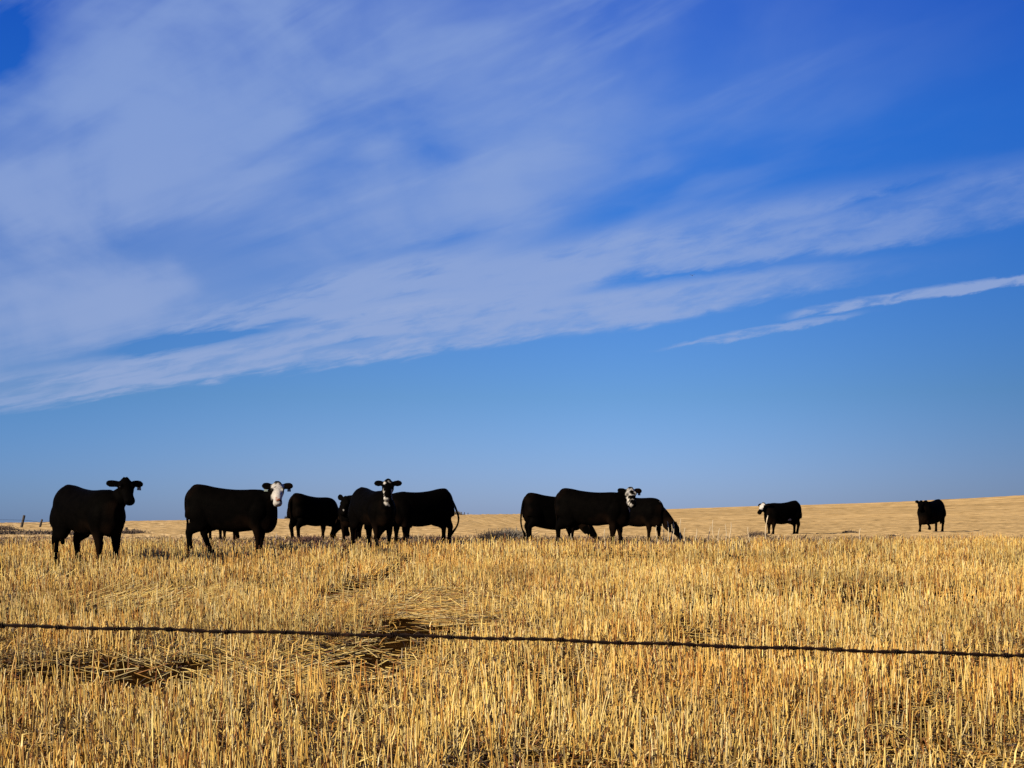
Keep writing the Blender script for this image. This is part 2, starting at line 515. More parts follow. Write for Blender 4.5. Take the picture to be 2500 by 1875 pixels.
def stubble_zone(dens, y0, y1, wid, Lm, segs, tall=1.0):
    area = .36 * (y1 ** 2 - y0 ** 2) + 2.4 * (y1 - y0)
    x, y = scatter(int(area * dens), y0, y1)
    # drill rows, lightly bowed
    sp = .19
    yr = y + .15 * np.sin(x * .25) + .05 * x * 0
    row = np.round(yr / sp) * sp
    y = np.where(rng.random(len(y)) < .8, y + (row - yr) + rng.normal(0, .022, len(y)), y)
    m = field_mask(x, y, PATCH)
    cl = fbm(x * 3.0, y * 5.0, 41, 2)
    gap = fbm(x * 1.1, y * 1.6, 43, 3)
    gap2 = fbm(x * .35, y * 2.4, 45, 3)
    keep = (1 - m) * np.clip(1.5 - np.clip((gap2 - .53) * 10, 0, 1.3), .1, 1) * np.clip((cl - .18) * 2.6, .12, 1) * np.clip((gap - .37) * 6, .07, 1)
    keep = keep * np.clip((field_end(x, y) - y) / 2.0, 0, 1)
    ok = rng.random(len(x)) < keep
    x, y, cl = x[ok], y[ok], cl[ok]
    n = len(x)
    lod = field_mask(x, y, LODGE, .8)
    L = Lm * (1 + .22 * rng.normal(0, 1, n)) * (.60 + .72 * fbm(x * .9, y * .9, 51)) * tall
    L = np.clip(L, .05, .55) * np.where(rng.random(n) < .12, rng.uniform(.3, .8, n), 1)
    lean = np.abs(rng.normal(0, .085, n)) + .08 * (fbm(x * .7, y * .7, 53))
    az_ = rng.uniform(0, 6.28, n)
    stray = rng.random(n) < .055
    lean = np.where(stray, rng.uniform(.3, 1.1, n), lean)
    lz = rng.random(n) < lod * .75
    lean = np.where(lz, rng.uniform(.6, 1.45, n), lean)
    az_ = np.where(lz, rng.normal(.1, .5, n) + np.pi * (rng.random(n) < .35), az_)
    L = np.where(lz, L * 1.25, L)
    ci = rng.choice(len(PAL), n, p=PW)
    tone = (.50 + .92 * fbm(x * .45, y * .8, 57))[:, None]
    red = np.clip((fbm(x * .8, y * 1.5, 59) - .50) * 4, 0, 1)[:, None]
    col = PAL[ci] * .76 * tone * (1 - red * np.array([.10, .28, .5]))
    col *= rng.uniform(.82, 1.15, (n, 1))
    z = ground(x, y) - .01
    return stems(x, y, z, L, wid * rng.uniform(.65, 1.3, n), lean, az_, rng.normal(0, .12, n), col, 3, segs)


def litter(n, y0, y1, wid, flat=True):
    x, y = scatter(n, y0, y1)
    keep = rng.random(n) < np.clip(1.0 - .93 * field_mask(x, y, PATCH), .07, 1) * (y < 41)
    x, y = x[keep], y[keep]; n = len(x)
    col = .74 * PAL[rng.choice(len(PAL), n, p=PW)] * rng.uniform(.35, .85, (n, 1)) * np.array([1, .92, .8])
    z = ground(x, y) + rng.uniform(.004, .05, n)
    return stems(x, y, z, rng.uniform(.06, .28, n), np.full(n, wid), rng.uniform(1.35, 1.62, n), rng.uniform(0, 6.28, n), rng.normal(0, .1, n), col, 3, 1)


def shreds(n, y0, y1, w):
    x, y = scatter(n, y0, y1)
    keep = rng.random(n) < (1 - .96 * field_mask(x, y, PATCH)) * (y < 38)
    x, y = x[keep], y[keep]; n = len(x)
    col = .74 * PAL[rng.choice(len(PAL), n, p=PW)] * rng.uniform(.5, 1.05, (n, 1)) * np.array([1, .93, .85])
    z = ground(x, y) + rng.uniform(0, .12, n)
    return blades(x, y, z, rng.uniform(.05, .16, n), w * rng.uniform(.6, 1.4, n), rng.uniform(.1, 1.3, n), rng.uniform(0, 6.28, n), col)


st = [stubble_zone(740, 4.6, 10, .0066, .215, 2), stubble_zone(580, 10, 16, .0070, .215, 2),
      stubble_zone(400, 16, 25, .0084, .22, 2), stubble_zone(280, 25, 40, .0105, .235, 1)]
V, Fq, C = join(st)
o = mesh_np('stubble', V, Fq, m_straw, C)
tag(o, 'cut golden straw stubble standing across the near field', kind='stuff')
V, Fq, C = join([litter(26000, 4.6, 14, .006), litter(30000, 14, 40, .009)])
o = mesh_np('straw_litter', V, Fq, m_straw, C)
tag(o, 'loose pale straw lying flat between the stubble', kind='stuff')
V, Fq, C = join([shreds(34000, 4.6, 14, .007), shreds(40000, 14, 40, .012)])
o = mesh_np('dry_leaves', V, Fq, m_straw, C)
tag(o, 'dry curled leaf shreds caught in the stubble', kind='stuff')

# flattened straw on the trampled track
CORES = []
for cx, cy, rx, ry in [(965, 1548, 60, 50), (900, 1632, 95, 24), (440, 1638, 100, 20), (840, 1440, 80, 12), (200, 1636, 180, 14), (740, 1600, 50, 14)]:
    x0, y0 = gpx(cx, cy); _, ya = gpx(cx, cy - ry); _, yb = gpx(cx, cy + ry)
    CORES.append((float(x0), float(y0), rx / F * float(y0), (float(ya) - float(yb)) / 2, .92))


def off_core(cx, cy):
    k = rng.random(len(cx)) > field_mask(cx, cy, CORES)
    return cx[k], cy[k], int(k.sum())


n = 4200
cx, cy = gpx(rng.normal(1040, 110, n), np.clip(rng.normal(1478, 24, n), 1420, 1540))
cx, cy, n = off_core(cx, cy)
col = .74 * PAL[rng.choice(len(PAL), n, p=PW)] * rng.uniform(.55, 1.0, (n, 1)) * np.array([1, .95, .95])
a1 = stems(cx, cy, ground(cx, cy) + rng.uniform(.005, .07, n), rng.uniform(.10, .32, n), np.full(n, .0075), rng.uniform(1.4, 1.6, n), rng.normal(0.0, .45, n) + np.pi * (rng.random(n) < .5), rng.normal(0, .03, n), col, 3, 2)
n = 1500
cx, cy = gpx(rng.normal(760, 190, n), rng.normal(1640, 34, n))
cx, cy, n = off_core(cx, cy)
col = .74 * PAL[rng.choice(len(PAL), n, p=PW)] * rng.uniform(.5, 1.0, (n, 1))
a2 = stems(cx, cy, ground(cx, cy) + rng.uniform(.005, .06, n), rng.uniform(.12, .32, n), np.full(n, .0075), rng.uniform(1.2, 1.6, n), rng.normal(0.3, .9, n) + np.pi * (rng.random(n) < .5), rng.normal(0, .03, n), col, 3, 2)
n = 1300
cx, cy = gpx(rng.normal(370, 110, n), rng.normal(1470, 12, n))
cx, cy, n = off_core(cx, cy)
col = .74 * PAL[rng.choice(len(PAL), n, p=PW)] * rng.uniform(.6, 1.1, (n, 1))
a3 = stems(cx, cy, ground(cx, cy) + rng.uniform(.005, .06, n), rng.uniform(.15, .4, n), np.full(n, .0085), rng.uniform(1.2, 1.6, n), rng.normal(0, .5, n), rng.normal(0, .1, n), col, 3, 2)
V, Fq, C = join([a1, a2, a3])
o = mesh_np('flattened_straw', V, Fq, m_straw, C)
tag(o, 'trampled straw pressed flat along the worn cattle track', kind='stuff')

# weedy brown strip behind the stubble edge
n = 60000
x, y = scatter(n, 29.5, 46, 3)
dn = fbm(x * .35, y * .5, 71, 3)
ok = (rng.random(n) < np.clip((dn - .34) * 4, 0, 1)) & (y > field_end(x, y) - 2.5)
x, y = x[ok], y[ok]; n = len(x)
wc = .74 * np.array([[.20, .11, .07], [.14, .075, .05], [.28, .18, .10], [.24, .20, .14], [.38, .27, .14]])
col = wc[rng.choice(5, n, p=[.3, .2, .2, .15, .15])] * rng.uniform(.7, 1.2, (n, 1))
col[x > 3] = col[x > 3] * .5 + np.array([.36, .25, .12]) * .5
V, Fq, C = blades(x, y, ground(x, y), rng.uniform(.08, .26, n), np.full(n, .02), rng.uniform(0, 1.0, n), rng.uniform(0, 6.28, n), col)
o = mesh_np('dry_weeds', V, Fq, m_straw, C)
tag(o, 'low reddish brown dry weeds growing behind the stubble edge', kind='stuff')

# far stubble: jagged rows that follow the slope
rowsV, rowsF, rowsC, off = [], [], [], 0
yy = 41.0
while yy < 208:
    step = max(.34, .0052 * yy)
    W = .36 * yy + 6
    sx = max(.16, .003 * yy)
    xv = np.arange(-W, W, sx)
    nn = len(xv)
    bow = .8 * np.sin(xv * .02 + 1) * yy / 60 + .3 * vnoise(xv * .04, np.full(nn, yy * .1), 3)
    yv = yy + bow + .03 * rng.normal(0, 1, nn)
    z = ground(xv, yv)
    h = .085 * rng.uniform(.8, 1.15, nn) * (.7 + .6 * fbm(xv * .03, yv * .7, 77))
    top = np.stack([xv, yv + rng.normal(0, .03, nn), z + h], -1)
    bot = np.stack([xv, yv, z - .02], -1)
    Vr = np.stack([bot, top], 1).reshape(-1, 3)
    k = np.arange(nn - 1) * 2
    Fr = np.stack([k, k + 2, k + 3, k + 1], -1)
    tone = .80 + .35 * fbm(xv * .035, yv * .9, 79)
    c = np.array([.39, .270, .128]) * (tone * rng.uniform(.92, 1.06, nn) * rng.uniform(.72, 1.12))[:, None]
    rowsV.append(Vr); rowsF.append(Fr + off); rowsC.append(np.repeat(c, 2, axis=0)); off += len(Vr)
    yy += step * rng.uniform(.7, 1.3)
o = mesh_np('far_stubble', np.concatenate(rowsV), np.concatenate(rowsF), m_straw, np.concatenate(rowsC))
tag(o, 'rows of cut stubble on the far rising slope', kind='stuff')

# ------------------------------------------------------------------ cattle
def ring(c, ex, ey, rx, ry, n=14, power=2.0, top=0.0):
    out = []
    for k in range(n):
        a = 2 * math.pi * k / n
        ca_, sa_ = math.cos(a), math.sin(a)
        u = math.copysign(abs(ca_) ** (2 / power), ca_) * rx
        v = math.copysign(abs(sa_) ** (2 / power), sa_)
        if top and v > 0:
            u *= 1 - top * v * v
        out.append(Vector(c) + ex * u + ey * (v * ry))
    return out


def loft(acc, rings):
    V, Fs = acc
    b = len(V); n = len(rings[0])
    for r_ in rings:
        V.extend(r_)
    for k in range(len(rings) - 1):
        for j in range(n):
            a0 = b + k * n + j; a1 = b + k * n + (j + 1) % n
            Fs.append((a0, a1, a1 + n, a0 + n))
    Fs.append(tuple(b + j for j in range(n))[::-1])
    Fs.append(tuple(b + (len(rings) - 1) * n + j for j in range(n)))


def tube(acc, pts, rad, n=20, smooth=True):
    """pts list of Vector; rad list of (r_side, r_other) with side = local y where possible"""
    rings = []
    if smooth:
        pts = spline(pts, 3)
        rad = [tuple(t)[:2] for t in spline([Vector((r0[0], r0[1], 0)) for r0 in rad], 3)]
    for k, p_ in enumerate(pts):
        a = pts[max(0, k - 1)]; b = pts[min(len(pts) - 1, k + 1)]
        d = (b - a).normalized()
        side = Vector((0, 1, 0)) - d * d.y
        if side.length < .2:
            side = Vector((1, 0, 0)) - d * d.x
        side.normalize()
        oth = d.cross(side)
        r_ = rad[k]
        rings.append(ring(p_, side, oth, r_[0], r_[1], n))
    loft(acc, rings)


def spline(pts, m=4):
    out = []
    P = [pts[0]] + list(pts) + [pts[-1]]
    for k in range(1, len(P) - 2):
        for s_ in range(m):
            t = s_ / m
            a, b, c, d = P[k - 1], P[k], P[k + 1], P[k + 2]
            out.append(.5 * ((2 * b) + (c - a) * t + (2 * a - 5 * b + 4 * c - d) * t * t + (3 * b - a - 3 * c + d) * t ** 3))
    out.append(P[-2])
    return out


m_coat, gk, pk = material('cattle_coat')
ac = gk.n('ShaderNodeVertexColor', layer_name='col')
nz = gk.noise(gk.n('ShaderNodeTexCoord').outputs['Object'], 9.0, 4, .6)
gk.lk(gk.mix(1.0, ac.outputs[0], gk.ramp(nz, [(.3, (.7, .7, .7)), (.7, (1.25, 1.2, 1.15))]), 'MULTIPLY'), pk.inputs['Base Color'])
pk.inputs['Roughness'].default_value = .5
pk.inputs['Specular IOR Level'].default_value = .03
pk.inputs['IOR'].default_value = 1.1
bq = gk.n('ShaderNodeBump'); bq.inputs['Strength'].default_value = .35; bq.inputs['Distance'].default_value = .02
nzz = gk.noise(gk.n('ShaderNodeTexCoord').outputs['Object'], 45.0, 4, .6)
gk.lk(nzz, bq.inputs['Height']); gk.lk(bq.outputs[0], pk.inputs['Normal'])
m_eye, _, pe = material('eye_gloss')
pe.inputs['Base Color'].default_value = (.01, .007, .005, 1); pe.inputs['Roughness'].default_value = .15
m_tag, _, pt = material('tag_plastic')
pt.inputs['Base Color'].default_value = (.13, .16, .14, 1); pt.inputs['Roughness'].default_value = .5

BODY = [(-.008, 1.17, .80, .12), (.03, 1.245, .68, .19), (.10, 1.30, .62, .235), (.20, 1.335, .57, .265), (.32, 1.33, .54, .28), (.5, 1.29, .50, .30),
        (.7, 1.26, .465, .31), (.9, 1.242, .445, .31), (1.1, 1.24, .465, .295), (1.25, 1.245, .475, .28), (1.4, 1.235, .445, .25), (1.52, 1.20, .43, .21),
        (1.62, 1.12, .48, .155), (1.69, 1.0, .60, .08)]
BLACK = (.0012, .0010, .0009)


def sm(v, a, b):
    return np.clip((v - a) / (b - a), 0, 1) ** 2 * (3 - 2 * np.clip((v - a) / (b - a), 0, 1))


def el_(a, b, ca_, cb, ra, rb, soft=.25):
    d = np.sqrt(((a - ca_) / ra) ** 2 + ((b - cb) / rb) ** 2)
    return np.clip((1 + soft - d) / (2 * soft), 0, 1)


def face_pattern(kind, a, b, c, hd):
    """a down the face from the poll, b towards the picture's right when facing us, c out of the forehead; returns white and pink masks"""
    wob = .012 * np.sin(a * 60 + 1) + .010 * np.sin(b * 75 + a * 30)
    a = a + wob; b = b + wob * .8
    a = a / .9; b = b / 1.1
    z = np.zeros_like(a)
    pink = z
    if kind == 'white_face':
        w = sm(a, .0, .05) * (np.abs(b) < .20) * sm(c, -.19, -.13)
        w = w * (1 - el_(a, b, .17, -.112, .055, .035)) * (1 - .8 * el_(a, b, .12, -.035, .030, .020)) * (1 - el_(a, b, .165, .115, .065, .042))
        w = w * (1 - .6 * el_(a, b, .02, .01, .02, .07))
        w = w * (1 - el_(a, b, .445, .022, .05, .048))
        w = np.maximum(w, el_(a, b, .505, -.02, .045, .05) * (c < -.03))
        pink = el_(a, b, .42, .0, .035, .035)
    elif kind == 'blaze':
        w = el_(a, b, .085, -.066, .045, .020) * (c > -.1)
        w = np.maximum(w, el_(a, b, .05, .03, .012, .03) * .4)
        w = np.maximum(w, el_(a, b, .32, -.088, .10, .020) * (c > -.14))
        w = np.maximum(w, el_(a, b, .29, .085, .06, .022) * .6)
        w = np.maximum(w, el_(a, b, .50, -.02, .035, .040) * (c < -.02))
        w = w * (1 - el_(a, b, .41, .0, .085, .060))
    elif kind == 'brockle':
        w = el_(a, b, .13, .0, .12, .098) * (c > -.12)
        w = w * (1 - el_(a, b, .135, .015, .075, .058))
        w = np.maximum(w, el_(a, b, .31, -.090, .11, .020) * (c > -.15))
        w = np.maximum(w, el_(a, b, .36, -.005, .012, .05) * .5)
        w = w * (1 - el_(a, b, .415, .025, .048, .046))
        w = w * (1 - el_(a, b, .27, .0, .035, .075, .2))
        w = w * (1 - .9 * (b > .04) * sm(a, .2, .26))
        w = np.maximum(w, el_(a, b, .50, -.045, .025, .025) * (c < -.02) * .7)
        w = w * (1 - .8 * el_(a, b, .0, .0, .03, .1))
    elif kind == 'white_blaze':
        w = sm(a, .0, .05) * sm(-a, -.36, -.28) * (np.abs(b) < .085) * sm(c, -.10, -.04)
    elif kind == 'spot':
        w = .8 * el_(a, b, .38, .02, .020, .013)
    else:
        w = z
    return np.clip(w, 0, 1) * hd, pink * hd


def make_cow(name, px, Y, heading, label, scale=1.0, poll=(1.62, -.12, 1.37), yaw=-90, pitch=58, legs=(0, 0, 0, 0), tail=None, face=None,
             patches=(), tags=(), voxel=.016, ear_up=.0, belly=.0, eyes=False, roll=0.0, lift=(0, 0, 0, 0), ears=True):
    root = bpy.data.objects.new(name, None)
    COL.objects.link(root)
    X0 = (px - 1250) / F * Y
    z0 = float(ground(X0, Y)) - .005
    root.location = (X0, Y, z0)
    root.rotation_euler = (0, 0, R(heading))
    root.empty_display_size = .3
    V, Fs = [], []
    acc = (V, Fs)
    ex, ez = Vector((0, 1, 0)), Vector((0, 0, 1))
    cx0 = .83
    rings = []
    for q4 in spline([Vector(t) for t in BODY], 3):
        x, zt, zb, hw = q4
        zb = zb + belly
        rings.append(ring((x - cx0, 0, (zt + zb) / 2), ex, ez, hw, (zt - zb) / 2, 36, 2.5, .26))
    loft(acc, rings)
    # hip and tail-head knobs
    tube(acc, [Vector((.02 - cx0, 0, 1.21)), Vector((.12 - cx0, 0, 1.30)), Vector((.26 - cx0, 0, 1.31))], [(.035, .03), (.05, .04), (.05, .03)])
    # legs: order hind right, hind left, front right, front left
    k = 0
    for s_ in (-1, 1):
        d = legs[k]; lf = lift[k]; k += 1
        J = [(.34, .05, 1.14, .05, .10), (.30, .13, 1.02, .10, .20), (.26, .17, .80, .125, .23), (.255, .175, .64, .105, .20), (.17, .17, .54, .075, .105), (.085, .165, .45, .052, .068),
             (.085, .16, .36, .041, .050), (.095, .16, .22, .037, .044), (.105, .16, .12, .046, .052), (.135, .16, .05, .050, .062), (.15, .16, 0, .055, .070)]
        pts = [Vector((x - cx0 + d * max(0, (.95 - z)) / .95, s_ * y, z + lf * max(0, (.6 - z)) / .6)) for x, y, z, a, b in J]
        tube(acc, pts, [(a * 1.16, b * 1.18) for *_, a, b in J])
    for s_ in (-1, 1):
        d = legs[k]; lf = lift[k]; k += 1
        J = [(1.34, .03, 1.16, .05, .09), (1.35, .11, 1.03, .095, .16), (1.34, .165, .82, .11, .18), (1.33, .165, .64, .085, .125), (1.355, .16, .50, .062, .078), (1.37, .155, .37, .052, .058),
             (1.365, .155, .30, .040, .043), (1.365, .155, .20, .035, .038), (1.37, .155, .12, .044, .047), (1.395, .155, .05, .049, .060), (1.41, .155, 0, .054, .068)]
        kn = .16 if lf else 0
        pts = [Vector((x - cx0 + d * max(0, (.95 - z)) / .95 + kn * math.exp(-((z - .37) / .15) ** 2), s_ * y, z + lf * max(0, (.6 - z)) / .6)) for x, y, z, a, b in J]
        tube(acc, pts, [(a * 1.16, b * 1.18) for *_, a, b in J])
    # head frame
    psi = R(yaw - heading); phi = R(pitch)
    f_ = Vector((math.cos(phi) * math.cos(psi), math.cos(phi) * math.sin(psi), -math.sin(phi)))
    u_ = Vector((math.sin(phi) * math.cos(psi), math.sin(phi) * math.sin(psi), math.cos(phi)))
    r_ = u_.cross(f_)          # towards the viewer's right when the face looks at the viewer
    if roll:
        M = Matrix.Rotation(R(roll), 3, u_)
        f_ = M @ f_; r_ = M @ r_
    P = Vector((poll[0] - cx0, poll[1], poll[2]))
    # neck
    nb = Vector((1.30 - cx0, 0, .98))
    ne = P + f_ * .13 - u_ * .15
    mid_ = nb.lerp(ne, .55) + Vector((0, 0, -.045 if poll[2] > 1 else .05))
    Q = [nb, nb.lerp(mid_, .55), mid_, mid_.lerp(ne, .6), ne]
    dn_ = (ne - nb).normalized()
    tube(acc, Q, [(.20, .26), (.175, .235), (.14, .185), (.11, .145), (.085, .105)] if poll[2] > 1 else [(.20, .26), (.18, .24), (.155, .21), (.13, .18), (.11, .15)], 16)
    # dewlap and brisket
    tube(acc, [Vector((1.38 - cx0, 0, .62)), Vector((1.56 - cx0, 0, .62)).lerp(mid_, .12), mid_ + Vector((0, 0, -.15)) + dn_ * .05, ne + Vector((0, 0, -.08))],
         [(.12, .12), (.09, .11), (.05, .07), (.03, .04)])
    # head
    H = [(t * .90, hw_ * 1.10, fr_, dp_) for t, hw_, fr_, dp_ in [(-.035, .045, .02, .09), (.0, .080, .0, .17), (.05, .098, .0, .21), (.13, .112, .004, .245), (.20, .100, .0, .235), (.28, .080, -.004, .195), (.36, .070, -.006, .160),
         (.42, .074, -.004, .150), (.47, .077, -.008, .140), (.505, .062, -.020, .120), (.52, .035, -.04, .09)]]
    rings = []
    for t, hw, fr, dp in spline([Vector(t) for t in H], 3):
        c_ = P + f_ * t + u_ * (fr - dp / 2)
        rings.append(ring(c_, r_, u_, hw, dp / 2, 28, 2.3, 0))
    loft(acc, rings)
    tube(acc, [P + f_ * .03 - u_ * .06, P - f_ * .035 - u_ * .05, P - f_ * .055 - u_ * .05], [(.05, .05), (.035, .035), (.012, .012)])   # poll
    for s_ in (1, -1):   # brow and cheek
        tube(acc, [P + f_ * .10 + r_ * .075 * s_ - u_ * .02, P + f_ * .14 + r_ * .098 * s_ - u_ * .03, P + f_ * .18 + r_ * .09 * s_ - u_ * .02], [(.022, .022), (.03, .03), (.02, .02)], 8)
    if ears:
        for s_ in (1, -1):
            out = (r_ * s_ - f_ * (.34 + ear_up) - u_ * .18).normalized()
            wd = (f_ - out * f_.dot(out)).normalized()
            th = out.cross(wd)
            base_ = P + f_ * .045 + r_ * (.075 * s_) - u_ * .075
            rings = []
            for t, hw, tk in [(0, .046, .034), (.04, .058, .028), (.08, .072, .024), (.12, .080, .022), (.16, .078, .021), (.195, .060, .019), (.22, .030, .015)]:
                rings.append(ring(base_ + out * t + wd * (.15 * t - .5 * t * t), wd, th, hw, tk, 14))
            loft(acc, rings)
    # tail
    if tail is None:
        tail = [(.02, 0, 1.22), (-.05, .0, 1.10), (-.06, .0, .9), (-.03, .0, .7), (-.02, .0, .5), (.0, .0, .38)]
    TP = spline([Vector((t[0] - cx0, t[1], t[2])) for t in tail], 3)
    m_ = len(TP)
    tr_ = []
    for k in range(m_):
        t = k / (m_ - 1)
        r0 = .034 * (1 - t) + .020 * t
        if t > .68:
            r0 = .020 + .022 * math.sin(min(1, (t - .68) / .32) * math.pi * .85)
        tr_.append((r0, r0))
    tube(acc, TP, tr_, 8, False)
    me = bpy.data.meshes.new('coat')
    me.from_pydata([tuple(v) for v in V], [], Fs)
    tmp = bpy.data.objects.new('coat', me)
    COL.objects.link(tmp)
    md = tmp.modifiers.new('r', 'REMESH'); md.mode = 'VOXEL'; md.voxel_size = voxel; md.adaptivity = 0
    ms = tmp.modifiers.new('s', 'SMOOTH'); ms.iterations = 3; ms.factor = .5
    dg = bpy.context.evaluated_depsgraph_get()
    me2 = bpy.data.meshes.new_from_object(tmp.evaluated_get(dg))
    bpy.data.objects.remove(tmp)
    bpy.data.meshes.remove(me)
    n = len(me2.vertices)
    co = np.zeros(n * 3, np.float32); me2.vertices.foreach_get('co', co); co = co.reshape(-1, 3).astype(float)
    rel = co - np.array(P)
    a = rel @ np.array(f_); b = rel @ np.array(r_); c = rel @ np.array(u_)
    hd = ((a > -.06) & (a < .56) & (np.abs(b) < .13) & (c > -.28) & (c < .05)).astype(float)
    w, pink = face_pattern(face, a, b, c, hd)
    if face == 'white_face':   # keep ears black
        w = w * (1 - sm(np.abs(b), .105, .125))
    for (qx, qy, qz, qr, qs) in patches:
        d = np.sqrt(((co[:, 0] - (qx - cx0)) / qr[0]) ** 2 + ((co[:, 1] - qy) / qr[1]) ** 2 + ((co[:, 2] - qz) / qr[2]) ** 2)
        d = d + .25 * np.sin(co[:, 0] * 40) * np.sin(co[:, 2] * 36)
        w = np.maximum(w, qs * np.clip((1.15 - d) / .3, 0, 1))
    if not patches and face is None:
        w = w * 0
    w = w[:, None]; pink = pink[:, None]
    brown = sm(fbm(co[:, 0] * 2 + 3, co[:, 2] * 2, 3), .5, .8)[:, None]
    brown = brown * (1 - hd[:, None])
    colr = np.array(BLACK) * (1 - brown) + np.array((.006, .0034, .0022)) * brown
    colr = colr * (1 - w) + np.array((.34, .325, .305)) * w
    colr = colr * (1 - pink) + np.array((.20, .07, .04)) * pink
    at_ = me2.color_attributes.new('col', 'FLOAT_COLOR', 'POINT')
    c4 = np.ones((n, 4), np.float32); c4[:, :3] = colr
    at_.data.foreach_set('color', c4.ravel())
    me2.polygons.foreach_set('use_smooth', [True] * len(me2.polygons))
    me2.materials.clear(); me2.materials.append(m_coat)
    me2.name = 'body'
    ob = bpy.data.objects.new('body', me2)
    COL.objects.link(ob); ob.parent = root
    if eyes:
        for s_ in (1, -1):
            bm = bmesh.new()
            bmesh.ops.create_uvsphere(bm, u_segments=10, v_segments=8, radius=.017)
            me3 = bpy.data.meshes.new('eye'); bm.to_mesh(me3); bm.free(); me3.materials.append(m_eye)
            e = bpy.data.objects.new('eye', me3); COL.objects.link(e); e.parent = root
            e.location = P + f_ * .155 + r_ * (.104 * s_) - u_ * .028
    for s_ in tags:
        out = (r_ * s_ - f_ * .10 - u_ * .18).normalized()
        base_ = P + f_ * .045 + r_ * (.075 * s_) - u_ * .075 + out * .14
        bm = bmesh.new()
        prof = [(-.012, 0), (-.014, .02), (-.032, .035), (-.034, .078), (.034, .078), (.032, .035), (.014, .02), (.012, 0)]
        fv = [bm.verts.new(base_ + out * x_ + Vector((0, 0, -1)) * (y_ + .02) + u_ * .020) for x_, y_ in prof]
        bv = [bm.verts.new(v.co - u_ * .004) for v in fv]
        bm.faces.new(fv); bm.faces.new(bv[::-1])
        for j in range(len(fv)):
            bm.faces.new((fv[j], bv[j], bv[(j + 1) % len(fv)], fv[(j + 1) % len(fv)]))
        me3 = bpy.data.meshes.new('ear_tag'); bm.to_mesh(me3); bm.free(); me3.materials.append(m_tag)
        e = bpy.data.objects.new('ear_tag', me3); COL.objects.link(e); e.parent = root
    root.scale = (scale,) * 3
    tag(root, label, 'cow', 'cattle standing on the stubble field')
    return root


GRAZE = (2.02, .0, .60)
make_cow('cow', 219, 23.6, -44, 'all black cow at the far left standing with its head turned to us', poll=(1.70, .12, 1.41), yaw=-62, pitch=46, tags=(1,), eyes=True, belly=.09,
         legs=(-.05, .12, .02, -.02), scale=1.01)
make_cow('cow', 566, 27.5, -8, 'black cow with a bright white face turned towards us', poll=(1.74, -.10, 1.37), yaw=-80, pitch=56, face='white_face', tags=(1, -1), eyes=True,
         legs=(-.03, .28, .02, -.03))
make_cow('cow', 546, 41, 82, 'mostly hidden cow whose legs show under the belly of the white-faced cow', scale=.92, poll=GRAZE, yaw=82, pitch=70, voxel=.024)
make_cow('cow', 767, 39, 52, 'black cow grazing with its rump to us, right of the white-faced cow', poll=(2.0, -.05, .64), yaw=45, pitch=72, scale=.97, legs=(0, .1, .12, -.06), voxel=.019)
make_cow('cow', 869, 36.5, -101, 'black cow with lowered head and one raised ear, beside the staring cow', poll=(1.70, -.02, 1.19), yaw=-112, pitch=70, face='spot', voxel=.018, ear_up=.5, scale=.97)
make_cow('cow', 911, 31, -63, 'black cow with a white-splashed face staring straight at us in the middle group', poll=(1.60, .02, 1.46), yaw=-88, pitch=54, face='blaze', eyes=True, belly=.06,
         legs=(-.05, .1, .06, -.04))
make_cow('cow', 926, 39, 178, 'black cow whose hump of back shows behind the tail-swinging cow', poll=GRAZE, yaw=178, pitch=72, voxel=.022)
make_cow('cow', 1027, 34, -141, 'black grazing cow swinging its curved tail out to the right', poll=(1.96, -.05, .62), yaw=-160, pitch=74, legs=(-.05, .04, .05, 0.02),
         tail=[(.02, 0, 1.18), (-.06, .0, 1.08), (-.16, .02, .88), (-.23, .04, .66), (-.18, .04, .46), (-.02, .03, .28), (.06, .03, .20)],
         patches=[(.62, -.16, .50, (.16, .16, .05), .8)], voxel=.018)
make_cow('cow', 1350, 38, 24, 'black cow with a dangling tail standing behind the rump of the long big cow', scale=.96, belly=-.10, poll=(1.86, -.26, .50), yaw=2, pitch=60, legs=(-.02, .1, -.05, .1), voxel=.018,
         tail=[(.02, 0, 1.22), (-.05, .0, 1.08), (-.085, .03, .80), (-.09, .05, .60), (-.06, .05, .40), (.02, .04, .22), (-.02, .04, .12)])
make_cow('cow', 1448, 33.7, -18, 'long big black cow with a patchy black and white face looking at us', poll=(1.70, .04, 1.34), belly=.03, yaw=-78, pitch=56, face='brockle', eyes=True, tags=(1, -1),
         legs=(-.06, .22, -.04, .08), scale=1.0)
make_cow('cow', 1555, 38.5, -40, 'black grazing cow with a pale patch on its neck and its head in the straw', poll=(1.96, .26, .56), yaw=-14, pitch=66, scale=.95, legs=(0, .08, -.05, .12),
         patches=[(1.62, .06, 1.14, (.10, .10, .05), .30), (1.74, .10, .98, (.07, .10, .07), .22)], voxel=.018, ear_up=.2)
make_cow('cow', 1910, 55, -146, 'black calf with white forehead standing alone on the right, facing left', poll=(1.76, -.06, 1.24), yaw=-138, pitch=50, face='white_blaze', eyes=True,
         patches=[(.72, .24, .62, (.10, .16, .035), .7)], voxel=.02, legs=(-.05, .15, 0, .1))
make_cow('cow', 2273, 62, -131, 'black cow walking towards us alone at the far right', poll=(1.58, -.06, 1.26), belly=-.09, scale=1.09, yaw=-112, pitch=44, voxel=.022, ear_up=1.0, legs=(-.05, .1, .12, -.1), lift=(0, 0, 0, .16))

